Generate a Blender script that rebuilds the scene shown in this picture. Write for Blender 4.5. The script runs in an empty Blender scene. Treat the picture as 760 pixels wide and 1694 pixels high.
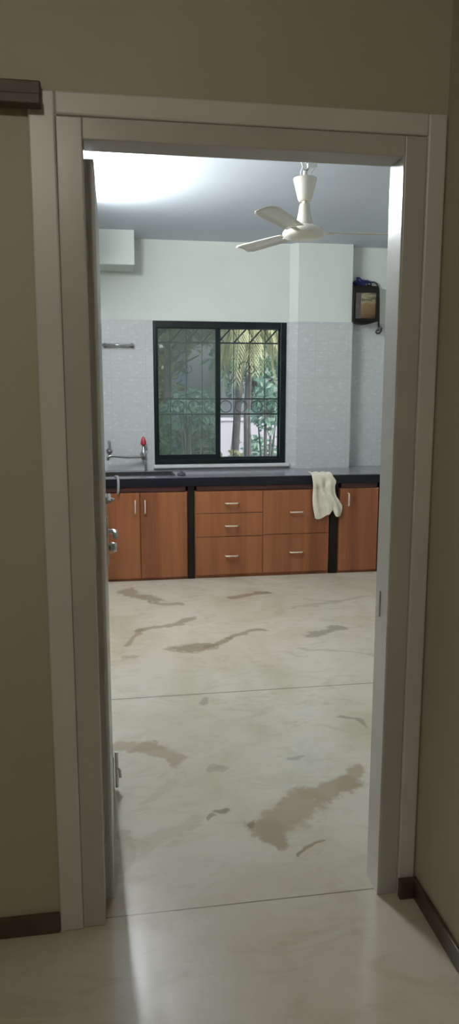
import bpy, bmesh, math, random
from mathutils import Vector, Matrix
random.seed(7)
C = bpy.context.scene.collection
S = bpy.context.scene

# ---------------------------------------------------------------- camera
cam = bpy.data.cameras.new('camera'); cam_ob = bpy.data.objects.new('camera', cam); C.objects.link(cam_ob)
yaw, pitch, roll = 0.1579, -0.1618, 0.0003
H = 1.55
fw = Vector((math.sin(yaw)*math.cos(pitch), math.cos(yaw)*math.cos(pitch), math.sin(pitch)))
rt = Vector((math.cos(yaw), -math.sin(yaw), 0)); up = rt.cross(fw)
cr, sr = math.cos(roll), math.sin(roll)
r2 = cr*rt + sr*up; u2 = -sr*rt + cr*up
M = Matrix((r2, u2, -fw)).transposed().to_4x4(); M.translation = (0, 0, H)
cam_ob.matrix_world = M
cam.sensor_fit = 'VERTICAL'; cam.sensor_height = 36; cam.lens = 36*1210.65/1694
cam.clip_start = 0.02; cam.clip_end = 300
S.camera = cam_ob

# ---------------------------------------------------------------- world, sun, exposure
W = bpy.data.worlds.new('sky'); S.world = W; W.use_nodes = True
wn = W.node_tree; bgn = wn.nodes['Background']
sky = wn.nodes.new('ShaderNodeTexSky'); sky.sky_type = 'NISHITA'; sky.sun_disc = False
sky.sun_elevation = math.radians(48); sky.sun_rotation = math.radians(150); sky.dust_density = 3.0
wn.links.new(sky.outputs[0], bgn.inputs[0]); bgn.inputs[1].default_value = 0.40
sun = bpy.data.lights.new('sun', 'SUN'); sun.energy = 3.5; sun.angle = math.radians(8); sun.color = (1, .95, .86)
sun_ob = bpy.data.objects.new('sun', sun); C.objects.link(sun_ob)
sun_ob.rotation_euler = (math.radians(42), 0, math.radians(35))
TUBE = 470.0
HALL_FILL = 9.5  # strength of the added passage fill lamp
S.view_settings.view_transform = 'Standard'; S.view_settings.look = 'None'
S.view_settings.exposure = 0.0; S.view_settings.gamma = 1.0; S.view_settings.use_curve_mapping = False

# ---------------------------------------------------------------- materials
def srgb(r, g, b):
    f = lambda c: (c/255/12.92) if c/255 <= .04045 else ((c/255+.055)/1.055)**2.4
    return (f(r), f(g), f(b), 1)
class NT:
    def __init__(s, name):
        s.m = bpy.data.materials.new(name); s.m.use_nodes = True
        s.t = s.m.node_tree; s.b = s.t.nodes['Principled BSDF']; s.out = s.t.nodes['Material Output']
    def n(s, typ, ins=None, **kw):
        x = s.t.nodes.new(typ)
        for k, v in kw.items(): setattr(x, k, v)
        for k, v in (ins or {}).items():
            if isinstance(v, bpy.types.NodeSocket): s.t.links.new(v, x.inputs[k])
            else: x.inputs[k].default_value = v
        return x
    def link(s, a, b): s.t.links.new(a, b)
    def pos(s): return s.n('ShaderNodeTexCoord').outputs['Object']
    def geo(s): return s.n('ShaderNodeNewGeometry').outputs['Position']
    def math(s, op, a, b=0.0, c=0.0):
        x = s.n('ShaderNodeMath', {0: a, 1: b}, operation=op); return x.outputs[0]
    def mix(s, f, a, b, bt='MIX'):
        x = s.n('ShaderNodeMix', {0: f, 6: a, 7: b}, data_type='RGBA', blend_type=bt); return x.outputs[2]
    def scale(s, v, sc): 
        return s.n('ShaderNodeMapping', {'Vector': v, 'Scale': sc}).outputs[0]
    def noise(s, v, sc, det=3.0, rough=.5, dist=0.0):
        return s.n('ShaderNodeTexNoise', {'Vector': v, 'Scale': sc, 'Detail': det, 'Roughness': rough, 'Distortion': dist})
    def ramp(s, f, stops):
        x = s.n('ShaderNodeValToRGB', {0: f}); e = x.color_ramp.elements
        while len(e) < len(stops): e.new(.5)
        for i, (p, c) in enumerate(stops): e[i].position = p; e[i].color = c
        return x.outputs[0]
    def bump(s, h, st=.1, d=.01):
        x = s.n('ShaderNodeBump', {'Strength': st, 'Distance': d, 'Height': h}); s.link(x.outputs[0], s.b.inputs['Normal'])
    def base(s, c):
        if isinstance(c, bpy.types.NodeSocket): s.link(c, s.b.inputs['Base Color'])
        else: s.b.inputs['Base Color'].default_value = c
    def set(s, **kw):
        for k, v in kw.items(): s.b.inputs[k.replace('_', ' ')].default_value = v

def simple(name, col, rough=.5, var=.12, sc=9, metal=0.0, bump=0.0, spec=.5):
    t = NT(name); col = tuple(col[:3])+(1,)
    nz = t.noise(t.geo(), sc, 4)
    lo = tuple(c*(1-var) for c in col[:3])+(1,); hi = tuple(min(1, c*(1+var)) for c in col[:3])+(1,)
    t.base(t.ramp(nz.outputs[0], [(.3, lo), (.7, hi)]))
    t.set(Roughness=rough, Metallic=metal); t.b.inputs['Specular IOR Level'].default_value = spec
    if bump:
        t.bump(t.noise(t.geo(), sc*8, 4).outputs[0], bump, .004)
    return t.m
M_ = {}
M_['wall'] = simple('kitchen_wall_paint', (.70, .745, .69), .55, .03, 2.5, bump=.05)
M_['wall2'] = simple('side_wall_paint', (.66, .69, .66), .6, .03, 2.5, bump=.05)
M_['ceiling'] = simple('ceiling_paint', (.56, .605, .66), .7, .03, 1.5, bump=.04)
M_['hall'] = simple('passage_wall_paint', (.42, .39, .30), .55, .05, 1.6, bump=.06)
M_['casing'] = simple('casing_paint', (.60, .595, .57), .35, .06, 3)
M_['frame'] = simple('door_frame_paint', (.47, .46, .43), .3, .06, 4, bump=.08)
M_['reveal'] = simple('reveal_gloss_paint', (.60, .60, .58), .16, .04, 4, bump=.06)
M_['leaf'] = simple('door_leaf_paint', (.54, .525, .49), .4, .05, 4)
M_['skirt'] = simple('dark_brown_skirting', (.075, .055, .033), .4, .25, 14)
M_['darkwood'] = simple('dark_wood', (.06, .045, .02), .5, .3, 12)
M_['black'] = simple('black_powder_coat', (.005, .010, .010), .4, .2, 10, spec=.25)
M_['granite'] = simple('black_granite_top_sheen', (.22, .215, .24), .16, .35, 160, spec=.8)  # black granite, with the reflected tile and window sheen put into its base colour
M_['apron'] = simple('black_granite_edge', (.006, .007, .012), .4, .5, 160, spec=.3)
M_['granite2'] = simple('black_granite_support', (.008, .006, .004), .5, .5, 120, spec=.25)
M_['steel'] = simple('brushed_steel', (.55, .55, .54), .28, .08, 30, metal=1)
M_['sinksteel'] = simple('dull_sink_steel', (.10, .10, .10), .35, .15, 30, metal=.6)
M_['brass'] = simple('satin_handle_metal', (.78, .70, .60), .35, .05, 30, metal=.55)
M_['fan'] = simple('cream_fan_enamel', (.80, .76, .66), .25, .03, 8)
M_['white'] = simple('white_plastic', (.78, .78, .76), .4, .03, 8)
M_['red'] = simple('red_plastic', (.55, .05, .07), .4, .1, 8)
M_['blue'] = simple('blue_tubing', (.03, .035, .18), .4, .2, 20)
M_['wire'] = simple('dark_wire', (.05, .05, .055), .45, .2, 20)
M_['greypipe'] = simple('grey_flexible_pipe', (.30, .29, .28), .4, .1, 20)
M_['purbody'] = simple('dark_brown_plastic', (.011, .009, .006), .4, .3, 16, spec=.2)
M_['purstrip'] = simple('dull_mauve_strip', (.085, .068, .066), .4, .3, 20)
M_['sill'] = simple('white_marble_sill', (.66, .67, .66), .3, .06, 9)
M_['bark'] = simple('grey_bark', (.095, .09, .088), .9, .35, 9, bump=.5)
M_['lilac'] = simple('pale_lilac_render', (.40, .385, .44), .85, .1, 1.3)
M_['conc'] = simple('grey_render', (.24, .265, .30), .85, .10, 1.3)
M_['paving'] = simple('pale_paving', (.44, .43, .475), .85, .12, 1.2)

def tile_mat():
    t = NT('glazed_wall_tile')
    g = t.geo(); sx = t.n('ShaderNodeSeparateXYZ', {0: g})
    v = t.n('ShaderNodeCombineXYZ', {0: sx.outputs[0], 1: sx.outputs[2]}).outputs[0]
    br = t.n('ShaderNodeTexBrick', {'Vector': v, 'Color1': (.585, .61, .605, 1), 'Color2': (.545, .57, .565, 1), 'Mortar': (.55, .57, .565, 1),
             'Scale': 1.0, 'Mortar Size': .004, 'Brick Width': .062, 'Row Height': .031, 'Bias': 0.0}, offset=.5)
    nz = t.noise(t.scale(v, (21, 34, 1)), 1.0, 2)
    fl = t.ramp(nz.outputs[0], [(.60, (0, 0, 0, 1)), (.72, (1, 1, 1, 1))])
    c = t.mix(t.math('MULTIPLY', fl, .6), br.outputs[0], (.76, .78, .77, 1))
    jt = t.n('ShaderNodeTexBrick', {'Vector': v, 'Color1': (0, 0, 0, 1), 'Color2': (0, 0, 0, 1), 'Mortar': (1, 1, 1, 1), 'Scale': 1.0,
             'Mortar Size': .0022, 'Brick Width': .305, 'Row Height': .24}, offset=0.0)
    c = t.mix(t.math('MULTIPLY', jt.outputs[0], .35), c, (.40, .42, .42, 1))
    t.base(c); t.set(Roughness=.28)
    t.bump(nz.outputs[0], .25, .004)
    return t.m
M_['tile'] = tile_mat()

def wood_mat(name, seed):
    t = NT(name); g = t.geo()
    v = t.n('ShaderNodeMapping', {'Vector': g, 'Location': (seed, 0, seed*.37), 'Scale': (1, .2, .045)}).outputs[0]
    a = t.noise(v, 7, 2, .5, .3); b = t.noise(t.scale(v, (1, 1, 1.2)), 60, 3, .6)
    f = t.math('ADD', t.math('MULTIPLY', a.outputs[0], .75), t.math('MULTIPLY', b.outputs[0], .25))
    t.base(t.ramp(f, [(.34, (.19, .066, .027, 1)), (.5, (.275, .100, .042, 1)), (.66, (.36, .14, .062, 1))]))
    t.set(Roughness=.38); t.b.inputs['Specular IOR Level'].default_value = .3; return t.m
M_['wood'] = wood_mat('brown_wood_laminate', 1.3)
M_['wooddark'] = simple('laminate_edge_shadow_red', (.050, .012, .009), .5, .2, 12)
M_['woodedge'] = simple('laminate_edge_band', (.33, .17, .10), .45, .1, 20)

def floor_mat():
    t = NT('cream_marble_floor'); g = t.geo()
    nv = t.noise(g, 3.6, 3, .5); sub = t.n('ShaderNodeVectorMath', {0: nv.outputs[1], 1: (.5, .5, .5)}, operation='SUBTRACT')
    sc = t.n('ShaderNodeVectorMath', {0: sub.outputs[0], 'Scale': .28}, operation='SCALE')
    flat = t.n('ShaderNodeVectorMath', {0: sc.outputs[0], 1: (1, 1, 0)}, operation='MULTIPLY')
    P = t.n('ShaderNodeVectorMath', {0: g, 1: flat.outputs[0]}, operation='ADD').outputs[0]
    cl = t.noise(t.scale(g, (1.1, .8, 1)), 1.5, 6, .6, .8)
    col = t.ramp(cl.outputs[0], [(.28, (.47, .42, .31, 1)), (.45, (.555, .51, .41, 1)), (.58, (.60, .56, .47, 1)), (.75, (.52, .50, .415, 1))])
    c2 = t.noise(t.scale(g, (1.5, 3, 1)), 2.6, 5, .65, 1.2)
    col = t.mix(t.ramp(c2.outputs[0], [(.52, (0, 0, 0, 1)), (.72, (.65, .65, .65, 1))]), col, (.46, .385, .285, 1))
    fine = t.noise(t.scale(g, (1.6, 3.2, 1)), 3.4, 5, .62, .8)
    col = t.mix(t.ramp(fine.outputs[0], [(.55, (0, 0, 0, 1)), (.72, (.32, .32, .32, 1))]), col, (.40, .35, .25, 1))
    rag = t.noise(g, 22, 3, .6)
    rag2 = t.math('MULTIPLY', t.math('SUBTRACT', rag.outputs[0], .5), 1.0)
    def cap(A, B, r, col, c, k):
        A = Vector((A[0], A[1], 0)); B = Vector((B[0], B[1], 0)); BA = B-A
        pa = t.n('ShaderNodeVectorMath', {0: P, 1: A}, operation='SUBTRACT').outputs[0]
        pa = t.n('ShaderNodeVectorMath', {0: pa, 1: (1, 1, 0)}, operation='MULTIPLY').outputs[0]
        dt = t.n('ShaderNodeVectorMath', {0: pa, 1: BA/max(BA.length_squared, 1e-6)}, operation='DOT_PRODUCT').outputs['Value']
        cl_ = t.n('ShaderNodeClamp', {0: dt}).outputs[0]
        pr = t.n('ShaderNodeVectorMath', {0: BA, 'Scale': cl_}, operation='SCALE').outputs[0]
        d = t.n('ShaderNodeVectorMath', {0: pa, 1: pr}, operation='DISTANCE').outputs['Value']
        d = t.math('ADD', d, t.math('MULTIPLY', rag2, r*1.5))
        mr = t.n('ShaderNodeMapRange', {0: d, 1: r*1.15, 2: r*.5, 3: 0.0, 4: k}, interpolation_type='SMOOTHSTEP').outputs[0]
        return t.mix(mr, col, c)
    tan = (.36, .285, .195, 1); brn = (.25, .20, .13, 1); gry = (.26, .24, .19, 1)
    for A, B, r, c, k in [
        ((.53, 2.36), (.74, 2.56), .085, tan, .85), ((.74, 2.56), (.90, 2.62), .07, tan, .85), ((.90, 2.60), (.95, 2.74), .05, tan, .8), ((.53, 2.32), (.56, 2.38), .05, tan, .9),
        ((.40, 4.26), (.52, 4.30), .10, brn, .75), ((.54, 4.28), (.72, 4.46), .035, brn, .75), ((.72, 4.46), (.95, 4.54), .035, brn, .65),
        ((.06, 4.40), (.16, 4.66), .03, brn, .6), ((.16, 4.66), (.50, 4.90), .045, brn, .6), ((.05, 4.15), (.09, 4.16), .05, brn, .4),
        ((.10, 5.68), (.30, 5.36), .085, brn, .65), ((.26, 5.28), (.44, 5.22), .04, brn, .5), ((.90, 5.38), (1.15, 5.46), .05, brn, .7), ((1.08, 5.50), (1.16, 5.46), .045, gry, .8),
        ((1.27, 4.46), (1.42, 4.52), .065, gry, .7), ((-.02, 3.06), (.11, 3.05), .06, tan, .7), ((.11, 3.05), (.23, 2.88), .055, tan, .7),
        ((.32, 2.43), (.35, 2.45), .010, brn, .6), ((.375, 2.48), (.40, 2.50), .02, gry, .9), ((1.03, 3.16), (1.12, 3.13), .02, gry, .7), ((.49, 2.41), (.51, 2.43), .014, brn, .9),
        ((.60, 2.21), (.68, 2.245), .010, brn, .75), ((.40, 3.50), (.44, 3.53), .03, gry, .5), ((.13, 2.62), (.20, 2.72), .03, tan, .25), ((.05, 2.3), (.25, 2.42), .05, tan, .3),
        ((.36, 2.76), (.43, 2.80), .012, gry, .4), ((.74, 2.83), (.78, 2.84), .015, gry, .5), ((1.1, 4.2), (1.6, 4.0), .02, gry, .3), ((1.3, 5.0), (1.9, 5.2), .03, gry, .3),
        ((-.02, 2.06), (-.01, 2.4), .05, tan, .5)]:
        col = cap(A, B, r, col, c, k)
    y = t.n('ShaderNodeSeparateXYZ', {0: g}); x_ = y.outputs[0]; y_ = y.outputs[1]
    for yy, w, k in ((1.997, .0035, .8), (3.59, .006, .75), (.40, .0035, .7), (-1.2, .0035, .7)):
        d = t.math('ABSOLUTE', t.math('SUBTRACT', y_, yy))
        m = t.n('ShaderNodeMapRange', {0: d, 1: w, 2: w*.4, 3: 0.0, 4: k}).outputs[0]
        col = t.mix(m, col, (.13, .10, .065, 1))
    for xx in (2.55, -1.3):
        d = t.math('ABSOLUTE', t.math('SUBTRACT', x_, xx))
        m = t.n('ShaderNodeMapRange', {0: d, 1: .003, 2: .001, 3: 0.0, 4: .6}).outputs[0]
        col = t.mix(m, col, (.13, .10, .065, 1))
    t.base(col)
    rr = t.n('ShaderNodeMapRange', {0: fine.outputs[0], 1: .3, 2: .7, 3: .17, 4: .27}).outputs[0]
    t.link(rr, t.b.inputs['Roughness'])
    return t.m
M_['floor'] = floor_mat()

def emit(name, col, st):
    t = NT(name); t.set(Roughness=.4); t.b.inputs['Base Color'].default_value = (.9, .9, .9, 1)
    t.b.inputs['Emission Color'].default_value = col; t.b.inputs['Emission Strength'].default_value = st
    return t.m
M_['tube'] = emit('lit_tube_glass', (.91, .95, .97, 1), TUBE)
M_['hall_fill_glow'] = emit('passage_fill_glow', (1, .93, .80, 1), HALL_FILL*10)

def glass_mat(name, refl, haze, hcol):
    t = NT(name)
    tr = t.n('ShaderNodeBsdfTransparent', {0: (.94, .96, .95, 1)})
    gl = t.n('ShaderNodeBsdfGlossy', {'Roughness': .03, 'Color': (.9, .95, .95, 1)})
    df = t.n('ShaderNodeBsdfDiffuse', {'Color': hcol})
    a = t.n('ShaderNodeMixShader', {0: haze, 1: tr.outputs[0], 2: df.outputs[0]})
    b = t.n('ShaderNodeMixShader', {0: refl, 1: a.outputs[0], 2: gl.outputs[0]})
    t.link(b.outputs[0], t.out.inputs[0]); return t.m
M_['glass'] = glass_mat('clear_window_glass', .05, .03, (.5, .55, .55, 1))
M_['mesh'] = glass_mat('mesh_covered_glass', .05, .42, (.15, .19, .165, 1))

def leaf_mat(name, a, b, sc=3):
    t = NT(name)
    nz = t.noise(t.geo(), sc, 3)
    col = t.ramp(nz.outputs[0], [(.35, a), (.65, b)])
    t.base(col); t.set(Roughness=.45)
    tl = t.n('ShaderNodeBsdfTranslucent', {0: col})
    mx = t.n('ShaderNodeMixShader', {0: .35, 1: t.b.outputs[0], 2: tl.outputs[0]})
    t.link(mx.outputs[0], t.out.inputs[0]); return t.m
M_['leafdark'] = leaf_mat('dark_green_leaves', (.05, .10, .055, 1), (.14, .23, .13, 1))
M_['leafpalm'] = leaf_mat('yellow_green_fronds', (.24, .28, .12, 1), (.45, .47, .26, 1))
M_['leafblue'] = leaf_mat('blue_green_leaves', (.10, .22, .16, 1), (.27, .42, .33, 1))
M_['leafolive'] = leaf_mat('olive_leaves', (.11, .14, .05, 1), (.24, .27, .11, 1))

def towel_mat():
    t = NT('cream_cotton_cloth'); g = t.geo()
    nz = t.noise(g, 14, 4); t.base(t.ramp(nz.outputs[0], [(.3, (.64, .59, .48, 1)), (.7, (.78, .73, .62, 1))]))
    t.set(Roughness=.9); t.bump(t.noise(g, 260, 2).outputs[0], .3, .002); return t.m
M_['towel'] = towel_mat()
def purifier_mat():
    t = NT('printed_brown_front'); g = t.geo()
    s_ = t.n('ShaderNodeSeparateXYZ', {0: g}); z = s_.outputs[2]; x = s_.outputs[0]
    nz = t.noise(t.scale(g, (9, 9, 16)), 1.2, 3, .6, 1.0)
    f = t.n('ShaderNodeMapRange', {0: z, 1: 2.20, 2: 2.48, 3: 0.0, 4: 1.0}).outputs[0]
    f = t.math('ADD', f, t.math('MULTIPLY', t.math('SUBTRACT', nz.outputs[0], .5), .35))
    t.base(t.ramp(f, [(.05, (.06, .035, .015, 1)), (.22, (.17, .095, .04, 1)), (.48, (.22, .13, .055, 1)), (.56, (.30, .26, .15, 1)), (.66, (.06, .055, .03, 1)), (.74, (.32, .29, .19, 1)), (.86, (.04, .035, .02, 1))]))
    t.set(Roughness=.3); return t.m
M_['purfront'] = purifier_mat()

# ---------------------------------------------------------------- mesh helpers
class MB:
    def __init__(s): s.b = bmesh.new()
    def box(s, x0, x1, y0, y1, z0, z1):
        vs = [s.b.verts.new(v) for v in ((x0,y0,z0),(x1,y0,z0),(x1,y1,z0),(x0,y1,z0),(x0,y0,z1),(x1,y0,z1),(x1,y1,z1),(x0,y1,z1))]
        for f in ((3,2,1,0),(4,5,6,7),(0,1,5,4),(1,2,6,5),(2,3,7,6),(3,0,4,7)): s.b.faces.new([vs[i] for i in f])
        return s
    def prism(s, poly, z0, z1):
        a = [s.b.verts.new((x, y, z0)) for x, y in poly]; b = [s.b.verts.new((x, y, z1)) for x, y in poly]
        n = len(poly); s.b.faces.new(a[::-1]); s.b.faces.new(b)
        for i in range(n): s.b.faces.new((a[i], a[(i+1) % n], b[(i+1) % n], b[i]))
        return s
    def tube(s, pts, r, seg=10, cap=True):
        pts = [Vector(p) for p in pts]; rings = []
        rs = r if isinstance(r, (list, tuple)) else [r]*len(pts)
        pn = None
        for i, p in enumerate(pts):
            d = (pts[min(i+1, len(pts)-1)]-pts[max(i-1, 0)]).normalized()
            if pn is None:
                pn = d.orthogonal().normalized()
            pn = (pn-d*pn.dot(d))
            pn = pn.normalized() if pn.length > 1e-6 else d.orthogonal().normalized()
            q = d.cross(pn)
            rings.append([s.b.verts.new(p+(pn*math.cos(2*math.pi*k/seg)+q*math.sin(2*math.pi*k/seg))*rs[i]) for k in range(seg)])
        for a, b in zip(rings, rings[1:]):
            for k in range(seg): s.b.faces.new((a[k], a[(k+1) % seg], b[(k+1) % seg], b[k]))
        if cap: s.b.faces.new(rings[0][::-1]); s.b.faces.new(rings[-1])
        return s
    def lathe(s, prof, cx, cy, seg=32):
        rings = []
        for r, z in prof:
            if r < 1e-5: rings.append([s.b.verts.new((cx, cy, z))])
            else: rings.append([s.b.verts.new((cx+r*math.cos(2*math.pi*k/seg), cy+r*math.sin(2*math.pi*k/seg), z)) for k in range(seg)])
        for a, b in zip(rings, rings[1:]):
            for k in range(seg):
                k2 = (k+1) % seg
                if len(a) == 1 and len(b) == 1: continue
                if len(a) == 1: s.b.faces.new((a[0], b[k2], b[k]))
                elif len(b) == 1: s.b.faces.new((a[k], a[k2], b[0]))
                else: s.b.faces.new((a[k], a[k2], b[k2], b[k]))
        return s
    def raw(s, verts, faces):
        vs = [s.b.verts.new(v) for v in verts]
        for f in faces: s.b.faces.new([vs[i] for i in f])
        return s
    def xf(s, mat): bmesh.ops.transform(s.b, matrix=mat, verts=s.b.verts); return s
    def build(s, name, mat, parent=None, bevel=0.0, smooth=False, loc=None):
        bmesh.ops.recalc_face_normals(s.b, faces=s.b.faces)
        me = bpy.data.meshes.new(name)
        if parent is not None and parent.location.length > 0:
            bmesh.ops.translate(s.b, verts=s.b.verts, vec=-Vector(parent_world(parent)))
        elif loc is not None:
            bmesh.ops.translate(s.b, verts=s.b.verts, vec=-Vector(loc))
        s.b.to_mesh(me); s.b.free()
        o = bpy.data.objects.new(name, me); C.objects.link(o)
        me.materials.append(M_[mat] if isinstance(mat, str) else mat)
        if parent is not None: o.parent = parent
        elif loc is not None: o.location = loc
        if smooth:
            for p in me.polygons: p.use_smooth = True
        if bevel:
            b = o.modifiers.new('bevel', 'BEVEL'); b.width = bevel; b.segments = 2; b.limit_method = 'ANGLE'; b.angle_limit = math.radians(50)
        return o
def parent_world(p):
    v = Vector(p.location)
    while p.parent is not None:
        p = p.parent; v = v+Vector(p.location)
    return v
def thing(name, label, cat, loc=(0, 0, 0), group=None):
    o = bpy.data.objects.new(name, None); C.objects.link(o); o.location = loc; o.empty_display_size = .1
    return tag(o, label, cat, group)
def tag(o, label, cat, group=None):
    o['label'] = label; o['category'] = cat
    if group: o['group'] = group
    return o
def struct(o, label=None, cat=None):
    o['kind'] = 'structure'
    if label: o['label'] = label
    if cat: o['category'] = cat
    return o
# children meshes are written in world coordinates; build() shifts them into the parent's frame
def part(mb, name, mat, parent, **kw):
    bmesh.ops.translate(mb.b, verts=mb.b.verts, vec=-parent_world(parent))
    par = parent; loc0 = None
    bmesh.ops.recalc_face_normals(mb.b, faces=mb.b.faces)
    me = bpy.data.meshes.new(name); mb.b.to_mesh(me); mb.b.free()
    o = bpy.data.objects.new(name, me); C.objects.link(o); o.parent = par
    me.materials.append(M_[mat])
    if kw.get('smooth'):
        for p in me.polygons: p.use_smooth = True
    if kw.get('bevel'):
        b = o.modifiers.new('bevel', 'BEVEL'); b.width = kw['bevel']; b.segments = 2; b.limit_method = 'ANGLE'; b.angle_limit = math.radians(50)
    if kw.get('label'): o['label'] = kw['label']
    return o

# ---------------------------------------------------------------- key planes
YW = 6.622          # window wall
YP = 6.56           # pillar face
YR = 6.68           # recessed wall
YC = 5.971          # worktop front edge
YD, YK = 1.966, 2.062   # passage face and kitchen face of the door wall
ZC = 2.852
ZT = 2.178          # top of the wall tiles
XL, XR = -.20, 2.95
WX0, WX1, WZ0, WZ1 = .370, 1.575, .908, 2.172

# ---------------------------------------------------------------- structure
struct(MB().box(-1.8, XR+.2, -2.6, YR+.3, -.12, 0).build('floor', 'floor'), 'cream marble floor with brown veins', 'floor')
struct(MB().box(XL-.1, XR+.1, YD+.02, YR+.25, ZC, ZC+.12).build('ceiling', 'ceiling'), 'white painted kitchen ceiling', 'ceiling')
wb = MB()
wb.box(XL-.1, WX0, YW, YW+.23, 0, ZC); wb.box(WX1, 1.60, YW, YW+.23, 0, ZC)
wb.box(WX0, WX1, YW, YW+.23, 0, WZ0); wb.box(WX0, WX1, YW, YW+.23, WZ1, ZC)
struct(wb.build('wall_back', 'wall'), 'kitchen window wall', 'wall')
struct(MB().prism([(1.60, YW), (1.665, YP), (2.165, YP), (2.165, YW+.23), (1.60, YW+.23)], 0, ZC).build('wall_pillar', 'wall'), 'shallow pillar right of the window', 'wall')
struct(MB().box(2.165, XR+.1, YR, YR+.2, 0, ZC).build('wall_recess', 'wall'), 'recessed wall right of the pillar', 'wall')
struct(MB().box(XL-.1, XL, YK, YW, 0, ZC).build('wall_left', 'wall2'), 'left wall of the kitchen', 'wall')
struct(MB().box(XR, XR+.1, YK, YR, 0, ZC).build('wall_right', 'wall2'), 'right wall of the kitchen', 'wall')
# door wall: kitchen-coloured skin behind, passage-coloured skin in front
FX0, FX1, FZ = -.185, .897, 2.275
for nm, y0, y1, mt in (('wall_door_side', YD+.002, YD+.05, 'hall'), ('wall_front', YD+.05, YK, 'wall2')):
    b = MB(); b.box(-1.8, FX0+.01, y0, y1, 0, ZC); b.box(FX1-.01, XR+.1, y0, y1, 0, ZC); b.box(FX0+.01, FX1-.01, y0, y1, FZ-.01, ZC)
    struct(b.build(nm, mt), 'wall around the doorway', 'wall')
# passage shell
struct(MB().box(.90, 1.0, -2.5, YD+.002, 0, ZC).build('wall_passage_right', 'hall'), 'beige passage wall right of the doorway', 'wall')
struct(MB().box(-1.8, -1.7, -2.5, YD+.002, 0, ZC).build('wall_passage_left', 'hall'), 'beige passage wall on the left', 'wall')
struct(MB().box(-1.7, .90, -2.6, -2.5, 0, ZC).build('wall_passage_back', 'hall'), 'beige passage end wall', 'wall')
struct(MB().box(-1.8, 1.0, -2.6, YD+.002, ZC, ZC+.1).build('ceiling_passage', 'hall'), 'passage ceiling', 'ceiling')
# dark skirting in the passage
sk = MB(); sk.box(.886, .90, -2.5, YD-.012, 0, .062); sk.box(.842, .886, YD-.034, YD-.012, 0, .062)
struct(sk.build('baseboard_right', 'skirt', bevel=.003), 'dark brown skirting at the foot of the right passage wall', 'skirting')
struct(MB().box(-1.7, FX0-.002, YD-.012, YD+.002, 0, .062).build('baseboard_left', 'skirt', bevel=.003), 'dark brown skirting left of the doorway', 'skirting')

# wall tiles (8 mm thick)
th = .008
struct(MB().box(XL, WX0, YW-th, YW, .86, ZT).build('trim_2', 'tile'), 'pale grey patterned tiles left of the window', 'wall tiles')
tb = MB(); tb.prism([(1.577, YW), (1.577, YW-th), (1.596, YW-th), (1.662, YP-th), (2.165+th, YP-th), (2.165+th, YR-th), (XR, YR-th), (XR, YR), (2.165, YR), (2.165, YP), (1.665, YP), (1.60, YW)], .86, ZT)
struct(tb.build('trim_3', 'tile'), 'pale grey patterned tiles right of the window', 'wall tiles')
struct(MB().box(WX0, WX1+.002, YW-th, YW, .86, WZ0-.03).build('trim_4', 'tile'), 'strip of tiles under the window', 'wall tiles')
struct(MB().box(XL, XL+th, 5.2, YW-th, .86, ZT).build('trim_6', 'tile'), 'tiles on the left wall', 'wall tiles')
# boxed beam under the ceiling
struct(MB().box(XL, .213, 6.267, YW, 2.578, ZC).build('trim_5', 'wall', bevel=.004), 'white boxed beam in the upper left corner', 'beam')

# door frame
fr = bpy.data.objects.new('trim_1', None); C.objects.link(fr); struct(fr, 'grey painted door frame around the opening', 'door frame')
JL, JR, HZ = -.056, .781, 2.168
part(MB().box(-.12, JL, YD, YK, 0, HZ+.052), 'jamb', 'frame', fr, bevel=.003)
part(MB().box(JR+.004, .845, YD, YK, 0, HZ+.052), 'jamb', 'frame', fr, bevel=.003)
part(MB().box(JR, JR+.004, YD+.002, YK+.001, 0, HZ), 'jamb_lining', 'reveal', fr, label='glossy white inner face of the right jamb')
part(MB().box(JL, JR+.004, YD, YK, HZ, HZ+.052), 'head', 'frame', fr, bevel=.003)
for poly in (((FX0, -.12)), ((.845, FX1))):
    part(MB().box(poly[0], poly[1], YD-.007, YD+.012, 0, FZ), 'casing', 'casing', fr, bevel=.005)
part(MB().box(-.12, .845, YD-.007, YD+.012, HZ+.052, FZ), 'casing', 'casing', fr, bevel=.005)
part(MB().box(JR-.003, JR, 2.025, 2.05, .885, .965), 'strike_plate', 'steel', fr, bevel=.001)

# door leaf, open into the kitchen
door = bpy.data.objects.new('door_1', None); C.objects.link(door); door.location = (-.045, YK+.006, 0); struct(door, 'flush door leaf standing open into the kitchen on the left', 'door')
LX0, LX1, LY0, LY1 = -.058, -.031, YK+.006, 2.79
leaf = part(MB().box(LX0, LX1, LY0, LY1, .010, 2.153), 'leaf', 'leaf', door, bevel=.002)
for z in (.25, 1.1, 1.93):
    part(MB().tube([(JL-.002, YK+.004, z-.05), (JL-.002, YK+.004, z+.05)], .006, 10), 'hinge', 'steel', door, smooth=True)
hd = MB(); hd.box(LX1, LX1+.006, 2.665, 2.705, .92, 1.10)
part(hd, 'handle_plate', 'brass', door, bevel=.002)
hv = MB(); hv.tube([(LX1, 2.685, 1.045), (LX1+.026, 2.685, 1.045), (LX1+.032, 2.68, 1.044), (LX1+.032, 2.61, 1.040)], .009, 10)
part(hv, 'handle', 'steel', door, smooth=True)
kn = MB(); kn.tube([(LX1, 2.685, .985), (LX1+.014, 2.685, .985), (LX1+.016, 2.685, .985), (LX1+.036, 2.685, .985)], [.012, .012, .020, .016], 14)
part(kn, 'lock_knob', 'steel', door, smooth=True)
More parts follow.
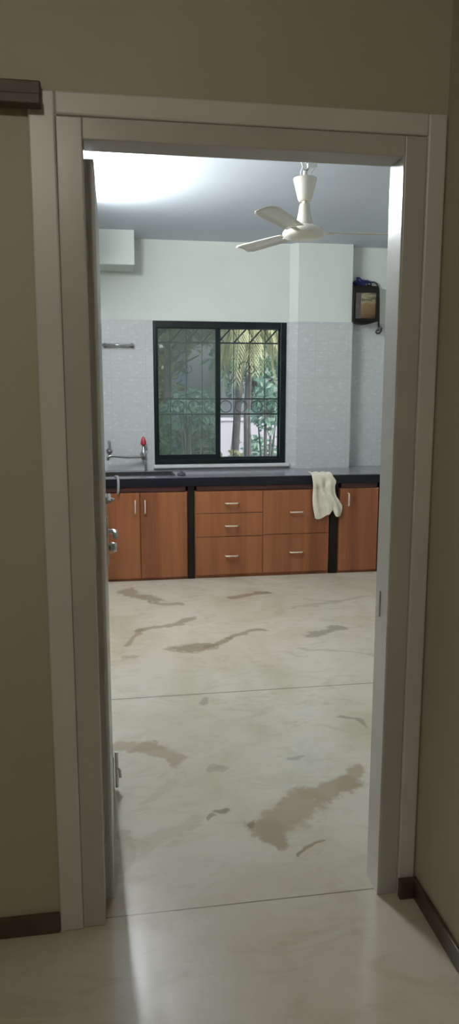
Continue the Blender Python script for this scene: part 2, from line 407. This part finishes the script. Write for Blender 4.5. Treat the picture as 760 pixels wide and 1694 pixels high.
bl = MB(); bl.box(LX1, LX1+.004, 2.60, 2.70, 1.155, 1.185); bl.tube([(LX1+.012, 2.58, 1.17), (LX1+.012, 2.76, 1.17)], .007, 8); bl.tube([(LX1+.012, 2.66, 1.17), (LX1+.03, 2.66, 1.165)], .006, 8)
part(bl, 'slide_bolt', 'steel', door)
bb = MB(); bb.box(LX1, LX1+.004, 2.69, 2.74, .02, .15); bb.tube([(LX1+.014, 2.715, .012), (LX1+.014, 2.715, .16)], .007, 8); bb.tube([(LX1+.012, 2.715, .10), (LX1+.026, 2.71, .085), (LX1+.028, 2.71, .055)], .006, 8)
part(bb, 'tower_bolt', 'steel', door)

# dark ledge in the passage, upper left
ld = thing('wooden_ledge', 'dark wooden ledge on the passage wall at the upper left of the doorway', 'ledge', (-.45, YD, 2.225))
part(MB().box(-.80, -.150, YD-.050, YD-.0125, 2.225, 2.250), 'board', 'darkwood', ld, bevel=.003)
part(MB().box(-.80, -.150, YD-.03, YD-.0125, 2.250, 2.285), 'back_rail', 'darkwood', ld, bevel=.003)

# ---------------------------------------------------------------- window
win = bpy.data.objects.new('window_1', None); C.objects.link(win); win.location = (.97, YW, WZ0); struct(win, 'black framed sliding window with an ornamental grille', 'window')
def rect_frame(x0, x1, z0, z1, y0, y1, l, r, b, t):
    m = MB(); m.box(x0, x0+l, y0, y1, z0, z1); m.box(x1-r, x1, y0, y1, z0, z1); m.box(x0+l, x1-r, y0, y1, z0, z0+b); m.box(x0+l, x1-r, y0, y1, z1-t, z1); return m
part(rect_frame(WX0, WX1, WZ0, WZ1, YW-.012, YW+.10, .030, .052, .040, .058), 'window_frame', 'black', win, bevel=.003)
s1 = part(rect_frame(.392, .968, .938, 2.122, YW+.012, YW+.036, .022, .040, .055, .012), 'sash', 'black', win, bevel=.002)
part(MB().box(.410, .930, YW+.020, YW+.026, .985, 2.114), 'pane', 'mesh', s1, label='hazy mesh-covered pane of the left sash')
s2 = part(rect_frame(.930, 1.530, .938, 2.122, YW+.044, YW+.068, .048, .018, .022, .012), 'sash', 'black', win, bevel=.002)
part(MB().box(.974, 1.516, YW+.053, YW+.058, .955, 2.114), 'pane', 'glass', s2, label='clear pane of the right sash')
part(MB().box(WX0-.012, WX1+.035, YW-.045, YW+.005, WZ0-.030, WZ0-.001), 'sill', 'sill', win, bevel=.004)
gy = YW+.17
g = MB()
zt = 1.998
for z in (2.14, zt, 1.492, 1.352, .95): g.box(WX0+.005, WX1-.005, gy-.004, gy+.004, z-.007, z+.007)
n = 8; dx = (WX1-WX0-.03)/n
for i in range(n+1):
    x = WX0+.015+i*dx
    g.tube([(x, gy, .95), (x, gy, 2.14)], .0034, 6)
for i in range(-1, 2*n):
    x = WX0+.015+i*dx*.5
    a = Vector((x, gy+.006, zt)); b = Vector((x+.13, gy+.006, 2.14))
    if i % 2 == 0 and b.x < WX1: g.tube([a, b], .0075, 6)
    elif a.x > WX0 and b.x < WX1: g.tube([(a.x+.13, gy-.006, zt), (a.x+.05, gy-.006, 2.14)], .003, 6)
def arc(cx, cz, r, a0, a1, k=14): return [(cx+r*math.cos(a0+(a1-a0)*i/k), gy, cz+r*math.sin(a0+(a1-a0)*i/k)) for i in range(k+1)]
for i in range(n):
    x = WX0+.015+(i+.5)*dx
    g.tube(arc(x, 1.422, .055, 0, 2*math.pi), .004, 6)
    if i in (1, 5): 
        g.tube(arc(x+.03, 1.78, .05, math.pi*1.1, -.3), .004, 6); g.tube(arc(x+.09, 1.76, .035, math.pi, math.pi*2.4), .004, 6)
part(g, 'grille', 'black', win, label='dark ornamental iron grille outside the panes')

# ---------------------------------------------------------------- worktop and cabinets
wt = thing('kitchen_worktop', 'black granite worktop running along the window wall on dark slab supports', 'worktop', (1.3, 6.28, 0))
SX0, SX1, SY0, SY1 = -.16, .50, 6.14, 6.44
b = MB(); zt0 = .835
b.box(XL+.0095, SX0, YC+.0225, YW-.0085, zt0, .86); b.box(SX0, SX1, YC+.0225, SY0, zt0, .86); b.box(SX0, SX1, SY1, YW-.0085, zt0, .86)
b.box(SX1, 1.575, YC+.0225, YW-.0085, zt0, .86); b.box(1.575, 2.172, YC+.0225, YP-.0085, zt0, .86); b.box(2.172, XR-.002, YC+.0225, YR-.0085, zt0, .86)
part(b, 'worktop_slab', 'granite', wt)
part(MB().box(XL+.0095, XR-.002, YC-.008, YC+.022, .788, .856), 'apron', 'apron', wt, bevel=.002)
for x0, x1 in ((.602, .655), (1.822, 1.896), (2.262, 2.32)):
    part(MB().box(x0, x1, YC+.004, YP-.012, 0, .788), 'support_slab', 'granite2', wt, bevel=.002)
def handle(parent, x, z, vert, yf):
    m = MB(); L = .052
    if vert: pts = [(x, yf, z-L), (x, yf-.022, z-L), (x, yf-.028, z-L+.008), (x, yf-.028, z+L-.008), (x, yf-.022, z+L), (x, yf, z+L)]
    else: pts = [(x-L, yf, z), (x-L, yf-.022, z), (x-L+.008, yf-.028, z), (x+L-.008, yf-.028, z), (x+L, yf-.022, z), (x+L, yf, z)]
    m.tube(pts, .0065, 8); return part(m, 'handle', 'brass', parent, smooth=True)
CF = YC+.012       # front of the carcass
def carcass(o, x0, x1):
    m = MB(); y1 = YC+.5; t = .018
    m.box(x0, x0+t, CF, y1, .0, .745); m.box(x1-t, x1, CF, y1, .0, .745); m.box(x0+t, x1-t, CF, y1, .0, .03)
    m.box(x0+t, x1-t, y1-.01, y1, .03, .745)
    part(m, 'body', 'wood', o, bevel=.0015)
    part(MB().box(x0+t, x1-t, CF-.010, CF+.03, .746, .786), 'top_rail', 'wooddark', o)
def front(o, kind, x0, x1, z0, z1, hx, hz, vert):
    g_ = .0022; d = part(MB().box(x0+g_, x1-g_, CF-.019, CF-.001, z0+g_, z1-g_), kind, 'wood', o, bevel=.002)
    handle(d, hx, hz, vert, CF-.019); return d
c1 = thing('base_cabinet', 'brown two-door base cabinet under the sink, left of the drawers', 'cabinet', (.2, 6.2, 0))
carcass(c1, -.189, .600)
d = front(c1, 'door', -.185, .207, .022, .742, .168, .625, True)
front(c1, 'door', .207, .595, .022, .742, .247, .625, True)
c2 = thing('drawer_cabinet', 'wide brown drawer cabinet with five drawers under the window', 'cabinet', (1.24, 6.2, 0))
carcass(c2, .658, 1.820)
xm = 1.235
for z0, z1, hz in ((.555, .742, .640), (.355, .555, .448), (.028, .355, .192)): front(c2, 'drawer', .664, xm, z0, z1, .966, hz, False)
for z0, z1, hz in ((.362, .742, .552), (.028, .362, .205)): front(c2, 'drawer', xm, 1.815, z0, z1, 1.525, hz, False)
c3 = thing('base_cabinet', 'narrow brown single-door base cabinet at the right end beside the door jamb', 'cabinet', (2.07, 6.2, 0))
carcass(c3, 1.899, 2.258)
front(c3, 'door', 1.904, 2.250, .022, .745, 1.978, .648, True)

# sink sunk in the worktop
sk_ = thing('kitchen_sink', 'dark steel sink sunk into the left of the worktop below the tap', 'sink', (.14, 6.29, .66))
m = MB(); t_ = .004
x0, x1, y0, y1 = SX0+.002, SX1-.002, SY0+.002, SY1-.002
m.box(x0, x0+t_, y0, y1, .66, .858); m.box(x1-t_, x1, y0, y1, .66, .858); m.box(x0+t_, x1-t_, y0, y0+t_, .66, .858); m.box(x0+t_, x1-t_, y1-t_, y1, .66, .858); m.box(x0, x1, y0, y1, .655, .66)
part(m, 'basin', 'sinksteel', sk_)
m = MB(); r_ = .014
for a in ((SX0-r_, SX1+r_, SY0-r_, SY0+.003), (SX0-r_, SX1+r_, SY1-.003, SY1+r_), (SX0-r_, SX0+.003, SY0+.003, SY1-.003), (SX1-.003, SX1+r_, SY0+.003, SY1-.003)): m.box(*a, .8602, .8635)
part(m, 'rim', 'sinksteel', sk_)
part(MB().lathe([(0, .6602), (.032, .6602), (.036, .664), (.028, .666), (0, .664)], .14, 6.29, 20), 'drain', 'steel', sk_, smooth=True)
st = MB().lathe([(0, .8605), (.034, .8605), (.038, .872), (.028, .884), (.010, .888), (.009, .900), (0, .902)], .565, 6.12, 20).build('sink_stopper', 'wire', smooth=True)
tag(st, 'small dark stopper lying on the worktop by the right corner of the sink', 'stopper')

# tap with a red knob
tp = thing('sink_tap', 'wall-mounted metal tap with a long spout and red knob, left of the window', 'tap', (.275, YW-.008, .98))
part(MB().tube([(.268, YW-.008, 1.0), (.268, YW-.016, 1.0), (.268, YW-.017, 1.0), (.268, YW-.06, 1.0)], [.03, .028, .014, .014], 14), 'wall_flange', 'steel', tp, smooth=True)
part(MB().lathe([(0, .955), (.016, .957), (.02, .97), (.023, .985), (.023, 1.02), (.018, 1.035), (.012, 1.05), (.010, 1.09), (0, 1.09)], .268, YW-.07, 18), 'tap_body', 'steel', tp, smooth=True)
part(MB().lathe([(0, 1.085), (.022, 1.09), (.026, 1.105), (.022, 1.13), (.012, 1.155), (.006, 1.165), (0, 1.166)], .268, YW-.07, 12), 'knob', 'red', tp, smooth=True, label='red plastic tap knob')
part(MB().tube([(.255, YW-.075, .985), (.20, YW-.09, .985), (.10, YW-.115, .987), (.0, YW-.14, 1.0), (-.03, YW-.147, 1.003), (-.045, YW-.15, .992), (-.047, YW-.15, .965)], [.011, .011, .010, .010, .010, .011, .012], 12), 'spout', 'steel', tp, smooth=True)
pb = MB().tube([(.275, YW-.07, .957), (.28, YW-.068, .93), (.285, YW-.05, .895), (.285, YW-.04, .862)], .009, 10)
part(pb, 'inlet_pipe', 'steel', tp, smooth=True)
av = thing('angle_valve', 'small metal wall valve beside the door edge, left of the long tap spout', 'valve', (-.03, YW-.008, 1.03))
part(MB().tube([(-.032, YW-.008, 1.035), (-.032, YW-.016, 1.035), (-.032, YW-.017, 1.035), (-.032, YW-.07, 1.035)], [.028, .026, .013, .015], 14), 'valve_body', 'steel', av, smooth=True)
part(MB().tube([(-.032, YW-.055, 1.04), (-.032, YW-.055, 1.08), (-.032, YW-.055, 1.115), (-.032, YW-.055, 1.135)], [.009, .007, .016, .013], 12), 'valve_handle', 'greypipe', av, smooth=True)

# short hose hanging over the worktop edge
hs = MB().tube([(.01, 6.02, .872), (.03, 5.985, .874), (.035, 5.957, .868), (.036, 5.945, .84), (.036, 5.94, .80), (.034, 5.938, .76), (.028, 5.938, .735)], .011, 10)
hs = hs.build('drain_hose', 'greypipe', smooth=True, loc=(.03, 5.94, .735)); tag(hs, 'short grey hose hanging over the worktop edge beside the open door', 'hose')

# towel rail
tr = thing('towel_rail', 'short grey rail on the wall tiles left of the window', 'towel rail', (.08, YW-.008, 1.957))
part(MB().tube([(-.07, YW-.05, 1.957), (.205, YW-.05, 1.957)], .011, 12), 'bar', 'steel', tr, smooth=True)
for x in (-.045, .185):
    part(MB().tube([(x, YW-.008, 1.957), (x, YW-.014, 1.957), (x, YW-.015, 1.957), (x, YW-.058, 1.957)], [.022, .02, .010, .014], 12), 'bracket', 'greypipe', tr, smooth=True)

# cloth hanging over the worktop edge
def towel():
    nu, nv = 26, 44; V = []; F = []
    for j in range(nv+1):
        v = j/nv
        for i in range(nu+1):
            u = i/nu
            # length along the cloth: first part lies on the top, the rest hangs
            s = v*.50-.10
            xl = 1.645+.030*max(0, s)/.40+.006*math.sin(s*18)-.02*min(0, s)/.1*-1*0
            xr = 1.825+.012*math.sin(s*25)
            if s > .04: xr = 1.825+.012*math.sin(s*25)+.085*min(1, (s-.04)/.26)
            if s > .02 and s < .10: xr += .015*math.sin((s-.02)/.08*math.pi)
            x = xl+(xr-xl)*u
            end = 1.0-.10*math.sin(u*math.pi*1.0)*0-(.09 if .62 < u < .78 else 0)*0
            pl = .010*math.sin(u*9+s*5)+.007*math.sin(u*19-s*9+1)
            fold = .016*math.exp(-((u-.15-s*1.9)/.10)**2) if s > 0 else 0
            if s < 0:
                y = YC-.016-s; z = .866+.010*abs(math.sin(u*9+s*22))+.004
                if s > -.03: z -= 0
            else:
                k = min(1, s/.03)
                hang = s
                # ragged lower hem
                hem = (.365+.02*math.sin(u*7+.6)-.05*max(0, 1-abs(u-.70)/.12)-.02*(u > .8)*(u-.8)/.2)/.40
                z = .870-hang*hem
                y = YC-.024-.010*k-(pl+fold)*min(1, s/.10)-.010*abs(math.sin(u*9))*0
                y = min(y, YC-.012)
                if z < .76: y = min(y+.004, YC-.030)
            V.append((x, y, z))
    for j in range(nv):
        for i in range(nu):
            a = j*(nu+1)+i; F.append((a, a+1, a+nu+2, a+nu+1))
    m = MB().raw(V, F)
    o = m.build('kitchen_towel', 'towel', smooth=True, loc=(1.75, YC-.03, .52))
    sd = o.modifiers.new('thickness', 'SOLIDIFY'); sd.thickness = .005; sd.offset = 1
    ss = o.modifiers.new('subd', 'SUBSURF'); ss.levels = 1; ss.render_levels = 1
    return tag(o, 'cream cloth draped over the worktop edge right of the drawers', 'towel')
towel()

# ---------------------------------------------------------------- water purifier and its valve
pu = thing('water_purifier', 'dark wall-mounted water purifier with a brown front and blue tubing on top', 'water purifier', (2.29, YR, 2.18))
px0, px1, py0, py1, pz0, pz1 = 2.167, 2.405, 6.545, YR-.002, 2.185, 2.500
part(rect_frame(px0, px1, pz0, pz1-.01, py0-.014, py0+.004, .022, .020, .026, .052), 'front_bezel', 'purbody', pu, bevel=.004)
part(MB().prism([(px0, py0+.004), (px1, py0+.004), (px1, py1), (px0, py1)], pz0-.0, pz1), 'body', 'purbody', pu, bevel=.006)
part(MB().box(px0+.022, px0+.075, py0-.006, py0+.003, pz0+.026, pz1-.062), 'side_strip', 'purstrip', pu, label='grey strip down the left of the front')
fp = MB(); nseg = 8; pr = []
for i in range(nseg+1):
    a = i/nseg; pr.append((px0+.076+a*(px1-.021-px0-.076), py0-.004-.012*math.sin(a*math.pi)))
fp.prism(pr+[(px1-.021, py0+.003), (px0+.076, py0+.003)], pz0+.0265, pz1-.063)
part(fp, 'front_panel', 'purfront', pu, bevel=.002, label='glossy brown and cream front panel')
bt = MB(); V = []
for yy in (py0-.010, py1-.03):
    for i in range(13): V.append((px0+.012+(px1-px0-.024)*i/12, yy, pz0-.022*math.sin(math.pi*i/12)-.001))
bt.raw(V, [tuple(range(12, -1, -1)), tuple(range(13, 26))]+[(i, i+1, 14+i, 13+i) for i in range(12)]+[(12, 0, 13, 25)])
part(bt, 'drip_tray', 'purbody', pu, bevel=.004)
random.seed(3)
tb = MB()
for i in range(5):
    x = 2.18+.03*i; h = .02+.035*random.random()
    tb.tube([(x, 6.66, pz1-.002), (x+.005, 6.655, pz1+h), (x+.03, 6.645, pz1+h+.018), (x+.06, 6.64, pz1+h), (x+.075, 6.65, pz1+.01)], .007, 8)
tb.tube([(2.18, 6.63, pz1+.02), (2.23, 6.62, pz1+.055), (2.25, 6.62, pz1+.075), (2.27, 6.62, pz1+.055), (2.34, 6.63, pz1+.048)], .009, 8)
tb.tube([(2.225, 6.65, pz1), (2.235, 6.645, pz1+.05), (2.240, 6.645, pz1+.085)], .012, 8)
part(tb, 'tubing', 'blue', pu, smooth=True, label='tangle of blue tubing')
wr = MB().tube([(2.25, 6.66, pz1+.03), (2.33, 6.65, pz1+.045), (2.40, 6.65, pz1+.046), (2.428, 6.66, pz1+.035), (2.448, 6.66, pz1-.01), (2.455, 6.66, pz1-.12), (2.458, 6.66, pz1-.26), (2.460, 6.66, pz1-.345)], .008, 8)
part(wr, 'supply_pipe', 'wire', pu, smooth=True)
part(MB().lathe([(0, pz1-.001), (.03, pz1-.001), (.032, pz1+.01), (.026, pz1+.02), (0, pz1+.022)], 2.355, 6.66, 16), 'cap', 'purbody', pu, smooth=True)
vl = thing('water_valve', 'small dark valve on the tiles below the wall-mounted purifier', 'valve', (2.44, YR-.008, 2.10))
part(MB().tube([(2.478, YR-.008, 2.14), (2.478, YR-.012, 2.14), (2.478, YR-.013, 2.14), (2.478, YR-.05, 2.14)], [.022, .02, .010, .013], 12), 'valve_body', 'greypipe', vl, smooth=True)
part(MB().tube([(2.478, YR-.045, 2.137), (2.472, YR-.05, 2.11), (2.458, YR-.05, 2.092), (2.436, YR-.05, 2.088), (2.424, YR-.05, 2.10), (2.436, YR-.05, 2.118), (2.452, YR-.05, 2.112)], .010, 10), 'lever', 'wire', vl, smooth=True)

# ---------------------------------------------------------------- ceiling fan
FX, FY = 1.095, 4.2
fn = thing('ceiling_fan', 'cream three-blade ceiling fan hanging from the kitchen ceiling', 'ceiling fan', (FX, FY, ZC))
hk = MB().tube([(FX, FY, ZC), (FX, FY, 2.815), (FX+.012, FY, 2.805), (FX+.02, FY, 2.79), (FX+.012, FY, 2.772), (FX, FY, 2.766), (FX-.012, FY, 2.772)], .006, 8)
part(hk, 'hook', 'greypipe', fn, smooth=True)
w_ = MB(); w_.tube([(FX+.03, FY-.01, ZC), (FX+.045, FY-.015, 2.82), (FX+.055, FY-.02, 2.785), (FX+.03, FY-.015, 2.755), (FX+.025, FY-.01, 2.72)], .0045, 8)
w_.tube([(FX-.02, FY-.02, ZC), (FX-.035, FY-.02, 2.82), (FX-.02, FY-.03, 2.78), (FX-.03, FY-.02, 2.75), (FX-.02, FY-.01, 2.72)], .0045, 8)
part(w_, 'wires', 'white', fn, smooth=True)
part(MB().box(FX+.005, FX+.06, FY-.035, FY-.015, 2.775, 2.80), 'connector_block', 'white', fn, bevel=.004)
part(MB().lathe([(.045, 2.715), (.064, 2.727), (.066, 2.722), (.058, 2.69), (.048, 2.65), (.040, 2.618), (.034, 2.606), (.014, 2.606), (.014, 2.62)], FX, FY, 32), 'upper_canopy', 'fan', fn, smooth=True)
part(MB().tube([(FX, FY, 2.765), (FX, FY, 2.49)], .0125, 16), 'downrod', 'fan', fn, smooth=True)
part(MB().lathe([(.013, 2.592), (.026, 2.592), (.030, 2.58), (.034, 2.55), (.042, 2.51), (.052, 2.482), (.050, 2.478), (.013, 2.478)], FX, FY, 32), 'lower_canopy', 'fan', fn, smooth=True)
part(MB().lathe([(0, 2.481), (.05, 2.480), (.085, 2.470), (.112, 2.452), (.123, 2.438), (.123, 2.425), (.110, 2.412), (.075, 2.402), (.045, 2.398), (0, 2.397)], FX, FY, 40), 'motor', 'fan', fn, smooth=True)
for ang in (-4, 116, 236):
    m = MB(); m.box(.095, .175, -.016, .016, -.0025, .0025)
    m.xf(Matrix.Translation((FX, FY, 2.433)) @ Matrix.Rotation(math.radians(ang), 4, 'Z'))
    ar = part(m, 'blade_bracket', 'fan', fn, bevel=.001)
    n_ = 12; V = []; F = []
    for i in range(n_+1):
        u = i/n_; r = .15+.45*u; hw = .050+.016*u-(.02*max(0, (u-.9)/.1)**2)
        for sgn in (-1, -.33, .33, 1): V.append((r, sgn*hw, .004-.006*(sgn*sgn)+.0))
    for i in range(n_):
        for k in range(3): a = i*4+k; F.append((a, a+1, a+5, a+4))
    m = MB().raw(V, F); m.xf(Matrix.Translation((FX, FY, 2.438)) @ Matrix.Rotation(math.radians(ang), 4, 'Z') @ Matrix.Rotation(math.radians(9), 4, 'X'))
    bl_ = part(m, 'blade', 'fan', fn, smooth=True)
    sd = bl_.modifiers.new('thickness', 'SOLIDIFY'); sd.thickness = .003

# ---------------------------------------------------------------- tube light, left wall of the kitchen
tl = thing('tube_light', 'lit fluorescent tube batten high on the left kitchen wall', 'tube light', (XL, 4.6, 2.70))
part(MB().box(XL+.0005, XL+.04, 3.98, 5.22, 2.685, 2.725), 'batten', 'white', tl, bevel=.004)
part(MB().tube([(XL+.06, 4.01, 2.705), (XL+.06, 5.19, 2.705)], .014, 14), 'tube', 'tube', tl, smooth=True)
for y in (3.995, 5.205): part(MB().box(XL+.04, XL+.078, y-.014, y+.014, 2.685, 2.725), 'end_holder', 'white', tl, bevel=.003)

# ---------------------------------------------------------------- unseen fill lamp, added behind the viewer to lift the dim passage
pl_ = thing('passage_fill_lamp', 'added round fill lamp on the passage ceiling, unseen behind the viewer', 'lamp', (-.45, -.3, ZC))
part(MB().lathe([(0, ZC), (.11, ZC), (.11, ZC-.02), (.09, ZC-.028), (0, ZC-.028)], -.45, -.3, 28), 'fill_lamp_base', 'white', pl_, smooth=True)
part(MB().lathe([(.088, ZC-.028), (.105, ZC-.06), (.10, ZC-.10), (.07, ZC-.13), (0, ZC-.142)], -.45, -.3, 28), 'fill_lamp_shade', 'hall_fill_glow', pl_, smooth=True)

# ---------------------------------------------------------------- outside
GZ = -.25
og = MB().box(-12, 16, YW+.25, 60, GZ-.1, GZ).build('outdoor_paving', 'paving'); struct(og, 'pale ground outside the window', 'ground')
def leaves(name, mat, parent, centre, rad, n, size, seed, droop=.4):
    rnd = random.Random(seed); V = []; F = []; c = Vector(centre)
    while len(F) < n:
        p = Vector((rnd.uniform(-1, 1), rnd.uniform(-1, 1), rnd.uniform(-1, 1)))
        if p.length > 1 or p.length < .25: continue
        q = Vector((p.x*rad[0], p.y*rad[1], p.z*rad[2]))+c
        d = Vector((rnd.gauss(0, 1), rnd.gauss(0, 1), rnd.gauss(-droop, .7))).normalized()
        s_ = d.cross(Vector((rnd.gauss(0, 1), rnd.gauss(0, 1), rnd.gauss(0, 1)))).normalized()
        L = size*rnd.uniform(.7, 1.4); w = L*.42
        i = len(V); nrm = d.cross(s_)*L*.06
        V += [q, q+d*L*.5+s_*w*.5+nrm, q+d*L, q+d*L*.5-s_*w*.5+nrm]; F.append((i, i+1, i+2, i+3))
    return part(MB().raw(V, F), name, mat, parent)
def tree(label, x, y, h, rad, mat, n, size, seed, trunk=.12, lean=0.0, low=None):
    o = thing('tree', label, 'tree', (x, y, GZ), 'trees outside the window')
    m = MB(); m.tube([(x, y, GZ), (x+lean*.3, y, GZ+h*.35), (x+lean*.7, y, GZ+h*.7), (x+lean, y, GZ+h)], [trunk, trunk*.85, trunk*.65, trunk*.35], 12)
    rnd = random.Random(seed)
    for k in range(6):
        a = rnd.uniform(0, 6.28); z0 = GZ+h*rnd.uniform(.45, .85); zx = x+lean*(z0-GZ)/h
        m.tube([(zx, y, z0), (zx+math.cos(a)*rad[0]*.35, y+math.sin(a)*rad[1]*.35, z0+.3), (zx+math.cos(a)*rad[0]*.7, y+math.sin(a)*rad[1]*.7, z0+.45)], [trunk*.35, trunk*.22, trunk*.1], 8)
    part(m, 'trunk', 'bark', o, smooth=True)
    leaves('foliage', mat, o, (x+lean, y, GZ+h if low is None else low), rad, n, size, seed+1)
    return o
tree('dense olive green tree seen through the upper left pane', 1.05, 14.0, 3.6, (1.1, 1.0, 1.2), 'leafolive', 1700, .20, 11, .10)
tree('leaning grey trunked tree seen low in the right pane', 2.05, 12.6, 4.6, (1.5, 1.0, .9), 'leafblue', 900, .22, 21, .075, .35)
tree('dense green tree standing behind the palm fronds in the right pane', 3.15, 16.3, 3.6, (1.15, .8, 1.25), 'leafblue', 1500, .22, 31, .10, 0, 2.65)
def shrub(label, x, y, rad, mat, n, size, seed, z=None):
    o = thing('shrub', label, 'shrub', (x, y, GZ), 'shrubs outside the window')
    m = MB(); rnd = random.Random(seed); zc = GZ+rad[2] if z is None else z
    for k in range(6):
        a = rnd.uniform(0, 6.28); m.tube([(x, y, GZ), (x+math.cos(a)*rad[0]*.3, y+math.sin(a)*rad[1]*.3, (GZ+zc)/2), (x+math.cos(a)*rad[0]*.6, y+math.sin(a)*rad[1]*.6, zc)], [.022, .016, .008], 7)
    part(m, 'stems', 'bark', o, smooth=True)
    leaves('foliage', mat, o, (x, y, zc), rad, n, size, seed); return o
shrub('dark green shrub filling the lower left pane', .85, 10.9, (.75, .55, .85), 'leafdark', 1500, .15, 41, .55)
shrub('pale leaved shrub rising in the middle of the left pane', 1.0, 9.6, (.38, .33, .28), 'leafblue', 240, .13, 42, 1.36)
shrub('blue green shrub seen beside the right window edge', 2.10, 9.9, (.24, .24, .36), 'leafblue', 260, .13, 43, 1.38)
shrub('small bright green shrub at the bottom left corner of the right pane', 1.78, 10.7, (.14, .16, .24), 'leafpalm', 160, .10, 44, .50)
shrub('low leafy shrub at the bottom right corner of the right pane', 2.72, 13.4, (.42, .3, .26), 'leafblue', 220, .15, 45, .52)
# palm with hanging fronds
def palm():
    x, y = 2.16, 11.6; top = 2.95
    o = thing('palm_tree', 'yellow green palm with drooping fronds seen through the right pane', 'palm', (x, y, GZ))
    part(MB().tube([(x, y, GZ), (x-.03, y, 1.2), (x+.02, y, 2.4), (x, y, top)], [.07, .055, .05, .05], 12), 'trunk', 'bark', o, smooth=True)
    rnd = random.Random(5)
    for k in range(26):
        a = k*2.399+rnd.uniform(-.5, .5); L = rnd.uniform(.7, 1.35); dr = rnd.uniform(.9, 1.75); V = []; F = []; mid = []
        for i in range(15):
            u = i/14; rr = L*(.62*u); z = top+.28*math.sin(u*2.4)*(.9)-dr*u*u
            mid.append(Vector((x+math.cos(a)*rr, y+math.sin(a)*rr, z)))
        side = Vector((-math.sin(a), math.cos(a), 0))
        for i in range(1, 14):
            d = (mid[i+1]-mid[i-1]).normalized(); w = .42*math.sin(.35+2.6*i/14)
            for sg in (-1, 1):
                for h_ in (0, .33, .66):
                    p = mid[i].lerp(mid[i+1], h_); w *= rnd.uniform(.85, 1.12); tip = p+side*sg*w*.45+d*w*.55+Vector((0, 0, -w*.95)); q = d*.022
                    n0 = len(V); V += [p-q*.5, p+side*sg*w*.32+d*w*.25-q*.4+Vector((0, 0, -w*.25)), tip, p+side*sg*w*.34+d*w*.33+q+Vector((0, 0, -w*.25))]; F.append((n0, n0+1, n0+2, n0+3))
        f_ = part(MB().raw(V, F), 'frond', 'leafpalm', o)
        part(MB().tube(mid, [.016-.0009*i for i in range(15)], 6), 'midrib', 'leafpalm', f_, smooth=True)
palm()
# neighbouring building
nb = thing('building', 'pale grey building wall standing behind the greenery outside', 'building', (3.2, 18.5, GZ))
part(MB().box(1.85, 9, 18, 24, GZ, 7.5), 'wall', 'conc', nb)
bw = thing('boundary_wall', 'low pale lilac boundary wall seen low in the right pane behind the leaning trunk', 'wall', (3.4, 14.4, GZ))
part(MB().box(2.0, 6, 14.3, 14.45, GZ, 1.0), 'wall', 'lilac', bw)
part(MB().box(1.97, 6.03, 14.27, 14.48, 1.0, 1.06), 'coping', 'paving', bw, bevel=.006)
part(MB().box(1.75, 9.1, 17.9, 24.1, 7.5, 7.9), 'parapet', 'conc', nb, bevel=.02)
part(MB().box(4.6, 5.8, 17.97, 18.05, 1.0, 2.4), 'window', 'black', nb)
part(MB().box(1.82, 9, 17.94, 18, 2.95, 3.12), 'ledge', 'paving', nb, bevel=.01)
# dense hedge of trees far back
for i, (x, y, lab) in enumerate([(.2, 17, 'big dark tree far behind the left pane, beside the grey building')]):
    tree(lab, x, y, 4.2, (1.45, 1.2, 2.4), 'leafolive', 2200, .30, 60+i, .2, 0, 2.3)
